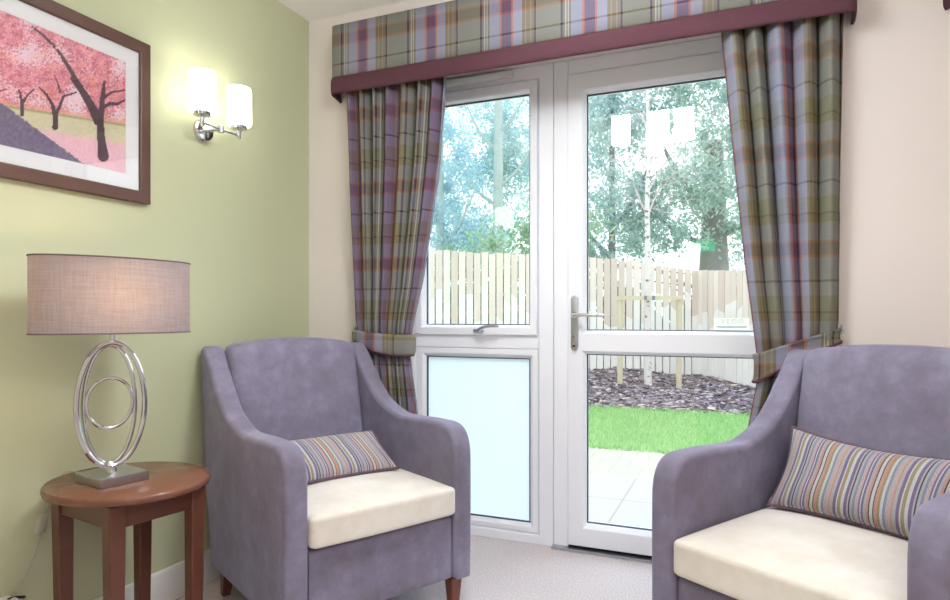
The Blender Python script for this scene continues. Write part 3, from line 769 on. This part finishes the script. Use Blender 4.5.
# ------------------------------------------------------------------ garden
def kk(X):
    t_=max(0,min(1,(X+1.75)/1.1)); t_=t_*t_*(3-2*t_); return .2+(.082-.2)*t_
def gz(X,Y):
    b=0 if Y<7.15 else kk(X)*(min(Y,11)-7.15)
    return -.02+b
def pave():
    t=NT('pale_paving'); br=t.n('ShaderNodeTexBrick'); br.inputs['Scale'].default_value=1; br.inputs['Mortar Size'].default_value=.006; br.inputs['Brick Width'].default_value=.6; br.inputs['Row Height'].default_value=.6
    br.inputs['Color1'].default_value=srgb(188,183,172); br.inputs['Color2'].default_value=srgb(184,179,169); br.inputs['Mortar'].default_value=srgb(160,156,148); br.offset=.0
    t.l(t.coord('Object'),br.inputs['Vector']); col=t.mix(t.math('MULTIPLY',t.noise(20,3),.2),br.outputs[0],srgb(186,182,172))
    return t.done(t.bsdf(col,.85,spec=.2))
def pave2():
    t=NT('block_paving'); br=t.n('ShaderNodeTexBrick'); br.inputs['Scale'].default_value=1; br.inputs['Mortar Size'].default_value=.006; br.inputs['Brick Width'].default_value=.2; br.inputs['Row Height'].default_value=.2
    br.inputs['Color1'].default_value=srgb(188,181,168); br.inputs['Color2'].default_value=srgb(184,177,163); br.inputs['Mortar'].default_value=srgb(176,169,156); br.offset=.5
    t.l(t.coord('Object'),br.inputs['Vector']); col=t.mix(t.math('MULTIPLY',t.noise(20,3),.2),br.outputs[0],srgb(188,182,170))
    return t.done(t.bsdf(col,.85,spec=.2))
st('patio', MB().box(-5,5,2.80,4.12,-.12,-.02), pave(), 'pale square paving slabs just outside the glazed door', 'paving', smooth=False)
st('path', MB().box(-5,5,4.12,4.95,-.12,-.021), pave2(), 'pale block paving between the slabs and the lawn', 'paving', smooth=False)
def soil():
    t=NT('grassy_soil'); a=t.noise(25,4); return t.done(t.bsdf(t.mix(a,srgb(158,196,128),srgb(180,210,150)),.9,spec=.1))
st('lawn_ground', MB().box(-8,7,4.95,7.2,-.12,-.02), soil(), 'flat green lawn ground beyond the paving', 'lawn', smooth=False)
def inview(x,y,z,mx=0):
    q=pr(x,y,z); return 410<q[0]<800 
m=MB(); rnd=random.Random(5)
cnt=0
while cnt<26000:
    y=rnd.uniform(4.93,7.2); x=rnd.uniform(-2.2,.9)
    if not inview(x,y,0): continue
    cnt+=1; h=rnd.uniform(.02,.05); a=rnd.uniform(0,PI); w=rnd.uniform(.004,.009); lx,ly=rnd.uniform(-.02,.02),rnd.uniform(-.02,.02)
    b=m.add([(x-w*math.cos(a),y-w*math.sin(a),-.021),(x+w*math.cos(a),y+w*math.sin(a),-.021),(x+lx,y+ly,-.02+h)],[(0,1,2)])
    v=rnd.random(); c=mixc((150,196,122),(202,230,170),v)
    for k in range(3): m.col[b+k]=srgb(*c)
tag(m.build('grass',M['blade'],smooth=False,recalc=False),'short bright green grass of the garden lawn','grass',kind='stuff')
def mulch():
    t=NT('dark_mulch'); a=t.noise(30,4,.7); return t.done(t.bsdf(t.mix(a,srgb(98,86,92),srgb(160,148,152)),.95,spec=.1,bump=a,bstr=.8,bdist=.02))
m=MB(); vs=[];fs=[]; nx,nyy=50,22
for i in range(nx+1):
    for j in range(nyy+1):
        x=-7+13*i/nx; y=7.12+j/nyy*5.0; vs.append((x,y,gz(x,y)+.012*noise.noise(Vector((x*4,y*4,0)))+(-.02 if j==0 else .01)))
for i in range(nx):
    for j in range(nyy): fs.append((i*(nyy+1)+j,(i+1)*(nyy+1)+j,(i+1)*(nyy+1)+j+1,i*(nyy+1)+j+1))
m.add(vs,fs); st('terrain', m, mulch(), 'sloping planting bed of dark bark mulch before the fence', 'planting bed')
m=MB(); cnt=0
while cnt<7000:
    y=rnd.uniform(7.05,9.6); x=rnd.uniform(-3.2,1.4)
    if not inview(x,y,0): continue
    cnt+=1; z=gz(x,y)+rnd.uniform(.006,.03); a=rnd.uniform(0,2*PI); l=rnd.uniform(.015,.045); w=rnd.uniform(.006,.016); t1,t2=rnd.uniform(-.012,.012),rnd.uniform(-.012,.012)
    ca,sa=math.cos(a),math.sin(a)
    b=m.add([(x-l*ca-w*sa,y-l*sa+w*ca,z+t1),(x+l*ca-w*sa,y+l*sa+w*ca,z+t2),(x+l*ca+w*sa,y+l*sa-w*ca,z-t1),(x-l*ca+w*sa,y-l*sa-w*ca,z-t2)],[(0,1,2,3)])
    v=rnd.random(); c=mixc((116,102,112),(210,196,202),v) if v<.85 else (214,190,176)
    for k in range(4): m.col[b+k]=srgb(*c)
tag(m.build('bark_mulch',M['chips'],smooth=False,recalc=False),'loose dark bark chippings over the planting bed','bark chippings',kind='stuff')

# fence: three runs of boards
fn=empty('garden_fence',(-1.67,8.75,.3),0,'tall pale closeboard timber fence around the garden','fence')
def cam(px,d): 
    u=(px-PX)/F*d; return (u*CS-d*SN,u*SN+d*CS)
runs=[((380,8.05,1.88,None),(610,8.7,1.80,None),.098),((610,8.7,1.80,None),(698,9.0,1.655,None),.104),((698,9.0,1.655,None),(800,7.3,1.56,None),.112)]
m=MB(); rl=MB()
for A,B,pitch in runs:
    ax,ay=cam(A[0],A[1]);bx,by=cam(B[0],B[1]); L=math.hypot(bx-ax,by-ay); n=int(L/pitch); dx,dy=(bx-ax)/L,(by-ay)/L; nx_,ny_=-dy,dx
    for k in range(n):
        f=(k+.5)/n; x=ax+(bx-ax)*f; y=ay+(by-ay)*f; zt=A[2]+(B[2]-A[2])*f+rnd.uniform(-.012,.012); zb=gz(x,y)-.03; w=pitch*.435
        off=rnd.uniform(-.006,.006); lv=rnd.random()
        zm=zb+(zt-zb)*(.38+.42*rnd.random()); sl=rnd.uniform(-.05,.05)
        for za,zc_,cc in ((zb,zm,(240,236,230)),(zm,zt,mixc((234,222,210),(214,196,182),lv))):
            vs=[]
            for sgn in (-1,1):
                for d_ in (0,.018):
                    for z in (za,zc_): vs.append((x+dx*w*sgn-nx_*(d_-off),y+dy*w*sgn-ny_*(d_-off),z+(sl*sgn if z==zm else 0)))
            b=m.add(vs,[(0,1,3,2),(4,6,7,5),(0,4,5,1),(2,3,7,6),(0,2,6,4),(1,5,7,3)])
            for q in range(8):
                top=q%2; m.col[b+q]=srgb(*mixc(cc,(206,196,182),.15*lv))
    for zr in (.35,.95,1.45):
        for k in range(1):
            vs=[]
            for (x,y,f) in ((ax,ay,0),(bx,by,1)):
                zt=gz(x,y)+zr
                for d_ in (.012,.05):
                    for z in (zt-.035,zt+.035): vs.append((x+nx_*d_,y+ny_*d_,min(z,A[2]+(B[2]-A[2])*f-.05)))
            rl.add(vs,[(0,1,3,2),(4,6,7,5),(0,4,5,1),(2,3,7,6),(0,2,6,4),(1,5,7,3)])
child(m,'board_panel',M['board'],fn,smooth=False)
M['railwood']=wood('fence_rail_timber',srgb(200,184,164),srgb(176,156,136),.8,(4,4,30))
child(rl,'rails',M['railwood'],fn,smooth=False)

# birch and its support
def pos(px,d,z): x,y=cam(px,d); return (x,y,z)
BD=8.12; bx,by=cam(648,BD); bz=gz(bx,by)
def birchmat():
    t=NT('birch_bark'); a=t.noise(1,4,.7,vec_scale=(14,14,22)); return t.done(t.bsdf(t.ramp(a,[(.36,srgb(84,76,76)),(.44,srgb(216,208,204))]),.8))
M['birch']=birchmat(); M['twig']=paint('pale_twig',srgb(206,192,190),.8,.2,20)
bt=empty('birch_tree',(bx,by,bz),0,'slim white barked birch tree tied to a timber support in the mulch bed','tree')
tp=[(bx,by,bz-.05),(bx-.005,by,bz+.8),(bx,by,1.6),(bx-.01,by,2.4),(bx+.01,by,3.2),(bx-.03,by,4.2),(bx-.1,by,5.2)]
child(MB().tube(catmull(tp,4),[.052-.041*k/24 for k in range(25)],10),'trunk',M['birch'],bt)
m=MB()
def pz(px,py,d=BD,dy=0):
    x,y=cam(px,d+dy); return (x,y,H+(HY-py)/F*(d+dy))
for pl,r in [([(648,215),(641,203),(634,185),(629,168)],.016),([(649,212),(656,196),(664,186),(677,182)],.014),([(649,190),(659,172),(670,156),(682,140)],.014),([(648,160),(637,150),(622,146),(606,150)],.010),([(648,150),(660,134),(668,118)],.010),
             ([(647,128),(640,112),(628,106),(616,107)],.010),([(648,110),(656,98),(660,86)],.008),([(647,170),(635,160),(620,156),(600,156)],.007),([(664,186),(676,172),(690,170)],.007),([(670,156),(684,148),(698,150)],.006),([(629,168),(620,160),(612,164)],.006),([(641,203),(630,198),(620,190)],.006),([(656,196),(662,180),(664,168)],.006)]:
    P=[pz(q[0],q[1],BD,rnd.uniform(-.25,.25)*i/2) for i,q in enumerate(pl)]
    P=catmull(P,4); child(MB().tube(P,[r*(1-.75*k/(len(P)-1)) for k in range(len(P))],6),'branch',M['twig'],bt)
for _ in range(120):
    px=rnd.uniform(598,715); py=rnd.uniform(60,215); d_=rnd.uniform(-.5,.5); q=pz(px,py,BD,d_)
    e=pz(px+rnd.uniform(-26,26),py-rnd.uniform(-6,20),BD,d_+rnd.uniform(-.15,.15)); mid=tuple((a+b)/2+rnd.uniform(-.03,.03) for a,b in zip(q,e))
    m.tube([q,mid,e],[.004,.003,.002],5)
tag(child(m,'twigs',M['twig'],bt),kind='stuff')
M['stake']=wood('pale_timber_stake',srgb(216,204,176),srgb(196,180,150),.7,(10,10,3))
sp=empty('tree_support',(bx,by-.03,bz),0,'timber tree support of two posts and a crossbar around the birch','tree support')
ang=math.atan2(SN,CS)
for px in (620,679):
    x,y=cam(px,BD-.12); z=gz(x,y); child(MB().tube([(x,y,z-.05),(x,y,1.245)],.034,12),'post',M['stake'],sp)
a0=cam(617,BD-.18);a1=cam(682,BD-.18)
vs=[]
for (x,y) in (a0,a1):
    for d_ in (0,.03):
        for z in (1.215,1.265): vs.append((x-SN*d_*1,y+CS*d_*1,z))
m=MB(); m.add(vs,[(0,1,3,2),(4,6,7,5),(0,4,5,1),(2,3,7,6),(0,2,6,4),(1,5,7,3)]); child(m,'crossbar',M['stake'],sp,smooth=False)
M['strap']=paint('grey_blue_strap',srgb(112,124,144),.6,.1)
for px in (645.5,653.5):
    x,y=cam(px,BD-.187); child(MB().box(x-.016,x+.016,y-.004,y+.045,1.212,1.268),'strap',M['strap'],sp,smooth=False)

# trees beyond the fence, leaf and bark colours lightened to paint in haze
M['bark']=paint('dull_brown_bark',srgb(158,154,152),.9,.3,9,.6,30)
M['ivybark']=paint('pale_green_bark',srgb(194,206,198),.9,.25,9,.6,30)
def tree(name,label,px,d,tr,blobs,n,size,c1,c2,seed,trunkmat,zt,lean=0,boughs=()):
    r_=random.Random(seed); x0,y0=cam(px,d); root=empty(name,(x0,y0,.1),0,label,'tree','trees beyond the fence')
    m=MB(); P=catmull([(x0,y0,0),(x0+lean*.2,y0,zt*.22),(x0+lean*.5,y0,zt*.5),(x0+lean,y0,zt)],5); m.tube(P,[tr*(1.15-.75*k/(len(P)-1)) for k in range(len(P))],12)
    for (z,dx,dy,dz,rr) in boughs:
        m.tube(catmull([(x0+lean*z/zt,y0,z),(x0+dx*.5,y0+dy*.5,z+dz*.35),(x0+dx,y0+dy,z+dz)],5),[rr*(1-.8*k/10) for k in range(11)],7)
    child(m,'trunk',trunkmat,root)
    m=MB(); tot=sum(b[3]*b[4] for b in blobs)
    for (bpx,bd,bz_,rw,rh) in blobs:
        cx,cy=cam(bpx,bd); k=int(n*rw*rh/tot); nc=max(6,k//70)
        cl=[]
        for _ in range(nc):
            while True:
                a,b,c=(r_.uniform(-1,1) for _ in range(3))
                if a*a+b*b+c*c<1: break
            cl.append((cx+a*rw,cy+b*rw*.6,bz_+c*rh,r_.uniform(.14,.34),r_.random()))
        for i in range(k):
            q=cl[i%nc]
            p=[r_.gauss(0,1)*q[3]*.62 for _ in range(3)]
            X,Y,Z=q[0]+p[0],q[1]+p[1],q[2]+p[2]*.75-abs(p[0])*.15
            s=size*r_.uniform(.5,1.2); a1,a2=r_.uniform(0,2*PI),r_.uniform(-1.2,1.2)
            u=Vector((math.cos(a1)*math.cos(a2),math.sin(a1)*math.cos(a2),math.sin(a2))); v=u.cross(Vector((r_.uniform(-1,1),r_.uniform(-1,1),r_.uniform(-1,1)))).normalized()
            o_=Vector((X,Y,Z)); b=m.add([o_-u*s,o_+v*s*.45,o_+u*s,o_-v*s*.45],[(0,1,2,3)])
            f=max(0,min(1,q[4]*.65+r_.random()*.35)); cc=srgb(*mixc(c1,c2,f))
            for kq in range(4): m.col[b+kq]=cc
    child(m,'crown',M['leaf'],root,smooth=False,recalc=False)
    return root
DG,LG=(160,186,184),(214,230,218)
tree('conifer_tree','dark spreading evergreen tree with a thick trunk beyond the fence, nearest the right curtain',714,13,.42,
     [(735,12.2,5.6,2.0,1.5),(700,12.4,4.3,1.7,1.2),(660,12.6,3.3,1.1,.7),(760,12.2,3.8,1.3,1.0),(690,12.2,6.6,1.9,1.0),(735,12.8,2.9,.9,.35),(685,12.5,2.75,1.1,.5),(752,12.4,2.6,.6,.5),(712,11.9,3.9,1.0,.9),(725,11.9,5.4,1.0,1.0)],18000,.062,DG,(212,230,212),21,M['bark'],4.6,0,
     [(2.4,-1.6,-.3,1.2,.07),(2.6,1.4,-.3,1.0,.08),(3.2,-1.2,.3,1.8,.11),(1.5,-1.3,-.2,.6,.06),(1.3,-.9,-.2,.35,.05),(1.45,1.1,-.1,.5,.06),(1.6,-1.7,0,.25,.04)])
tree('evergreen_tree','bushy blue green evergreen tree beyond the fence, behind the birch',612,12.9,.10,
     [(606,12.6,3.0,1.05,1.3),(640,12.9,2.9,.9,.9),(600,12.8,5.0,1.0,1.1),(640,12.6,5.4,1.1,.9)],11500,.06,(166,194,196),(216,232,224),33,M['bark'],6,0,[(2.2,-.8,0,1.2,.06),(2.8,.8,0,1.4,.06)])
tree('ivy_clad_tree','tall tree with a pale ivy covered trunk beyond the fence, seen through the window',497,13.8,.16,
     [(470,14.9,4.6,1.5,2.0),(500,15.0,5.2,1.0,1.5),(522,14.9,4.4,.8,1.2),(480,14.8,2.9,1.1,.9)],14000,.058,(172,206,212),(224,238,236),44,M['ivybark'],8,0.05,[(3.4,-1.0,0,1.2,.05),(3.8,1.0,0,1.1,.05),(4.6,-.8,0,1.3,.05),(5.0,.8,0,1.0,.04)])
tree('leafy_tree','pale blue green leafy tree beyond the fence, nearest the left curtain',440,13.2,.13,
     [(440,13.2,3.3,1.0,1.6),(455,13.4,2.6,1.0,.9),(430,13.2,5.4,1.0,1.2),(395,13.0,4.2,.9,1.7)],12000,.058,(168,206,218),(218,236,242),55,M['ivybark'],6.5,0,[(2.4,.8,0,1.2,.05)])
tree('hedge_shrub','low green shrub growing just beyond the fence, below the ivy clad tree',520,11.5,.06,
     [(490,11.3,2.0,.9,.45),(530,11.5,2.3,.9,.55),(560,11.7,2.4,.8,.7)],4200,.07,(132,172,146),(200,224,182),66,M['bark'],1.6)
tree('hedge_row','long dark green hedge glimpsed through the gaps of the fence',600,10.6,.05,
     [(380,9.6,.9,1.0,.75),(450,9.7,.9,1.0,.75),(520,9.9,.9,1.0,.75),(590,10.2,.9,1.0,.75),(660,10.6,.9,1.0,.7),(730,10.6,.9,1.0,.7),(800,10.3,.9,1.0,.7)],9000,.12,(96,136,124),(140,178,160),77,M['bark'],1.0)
st('ground', MB().box(-40,40,7.2,60,-.4,-.13), soil(), 'distant green ground past the fence', 'ground', smooth=False)

# ------------------------------------------------------------------ light
W=bpy.data.worlds.new('World'); bpy.context.scene.world=W; W.use_nodes=True
nt=W.node_tree; nt.nodes.clear(); wo=nt.nodes.new('ShaderNodeOutputWorld'); bg=nt.nodes.new('ShaderNodeBackground')
tc=nt.nodes.new('ShaderNodeTexCoord'); sx=nt.nodes.new('ShaderNodeSeparateXYZ'); rp=nt.nodes.new('ShaderNodeValToRGB')
nt.links.new(tc.outputs['Generated'],sx.inputs[0]); nt.links.new(sx.outputs[2],rp.inputs[0])
e=rp.color_ramp.elements; e[0].position=0; e[0].color=(.9,.95,1,1); e[1].position=1; e[1].color=(.78,.9,1,1)
nt.links.new(rp.outputs[0],bg.inputs[0]); bg.inputs[1].default_value=2.15; nt.links.new(bg.outputs[0],wo.inputs[0])
def light(name,ty,loc,e_,col=(1,1,1),size=.1,rot=None,sy=None,parent=None):
    l=bpy.data.lights.new(name,ty); l.energy=e_; l.color=col
    if ty=='AREA':
        l.size=size
        if sy: l.shape='RECTANGLE'; l.size_y=sy
    else: l.shadow_soft_size=size
    o=bpy.data.objects.new(name,l); C.objects.link(o); o.location=loc
    if rot: o.rotation_euler=rot
    return o
p=light('window_portal','AREA',((OX0+OX1)/2,FY+.09,1.07),1,size=OX1-OX0,sy=2.1,rot=(-PI/2,0,0)); p.data.cycles.is_portal=True
# warm bulb of the table lamp
light('table_lamp_bulb_light','POINT',(LXc,LYc,TZ+.535),21,(1,.70,.38),.03)
# unseen area and point fills added behind the camera to brighten the room
light('room_fill_area','AREA',(.75,-.8,2.36),20,(1,.95,.90),1.2,sy=1.2)
light('room_fill_point','POINT',(1.2,-1.0,1.9),16,(1,.97,.94),.15)
sl_=light('ceiling_light_spot','SPOT',(pcx,pcy,2.22),62,(.94,.97,1),.14); sl_.data.spot_size=R(150); sl_.data.spot_blend=.6
up=light('ceiling_fill_spot','SPOT',(.9,-.4,1.85),75,(1,.98,.96),.1,rot=(PI,0,0)); up.data.spot_size=R(165); up.data.spot_blend=.4  # unseen upward fill added to lift the ceiling brightness
# soft overcast daylight falling towards the house
su=light('overcast_daylight','SUN',(0,8,6),2.8,(.74,.86,1),.1,rot=(R(-58),0,R(-12))); su.data.angle=R(80)

# ------------------------------------------------------------------ camera
cd_=bpy.data.cameras.new('camera'); cam_o=bpy.data.objects.new('camera',cd_); C.objects.link(cam_o)
cd_.sensor_fit='HORIZONTAL'; cd_.sensor_width=36; cd_.lens=F/950*36; cd_.shift_y=(HY-300)/950
cam_o.location=(0,0,H); cam_o.rotation_euler=(PI/2,0,YAW); cd_.clip_start=.02; cd_.clip_end=300
sc=bpy.context.scene; sc.camera=cam_o
sc.view_settings.view_transform='Standard'; sc.view_settings.look='None'; sc.view_settings.exposure=.14; sc.view_settings.gamma=1
sc.cycles.use_denoising=True
sc.cycles.max_bounces=10; sc.cycles.transparent_max_bounces=24; sc.cycles.diffuse_bounces=5
sc.cycles.sample_clamp_indirect=6
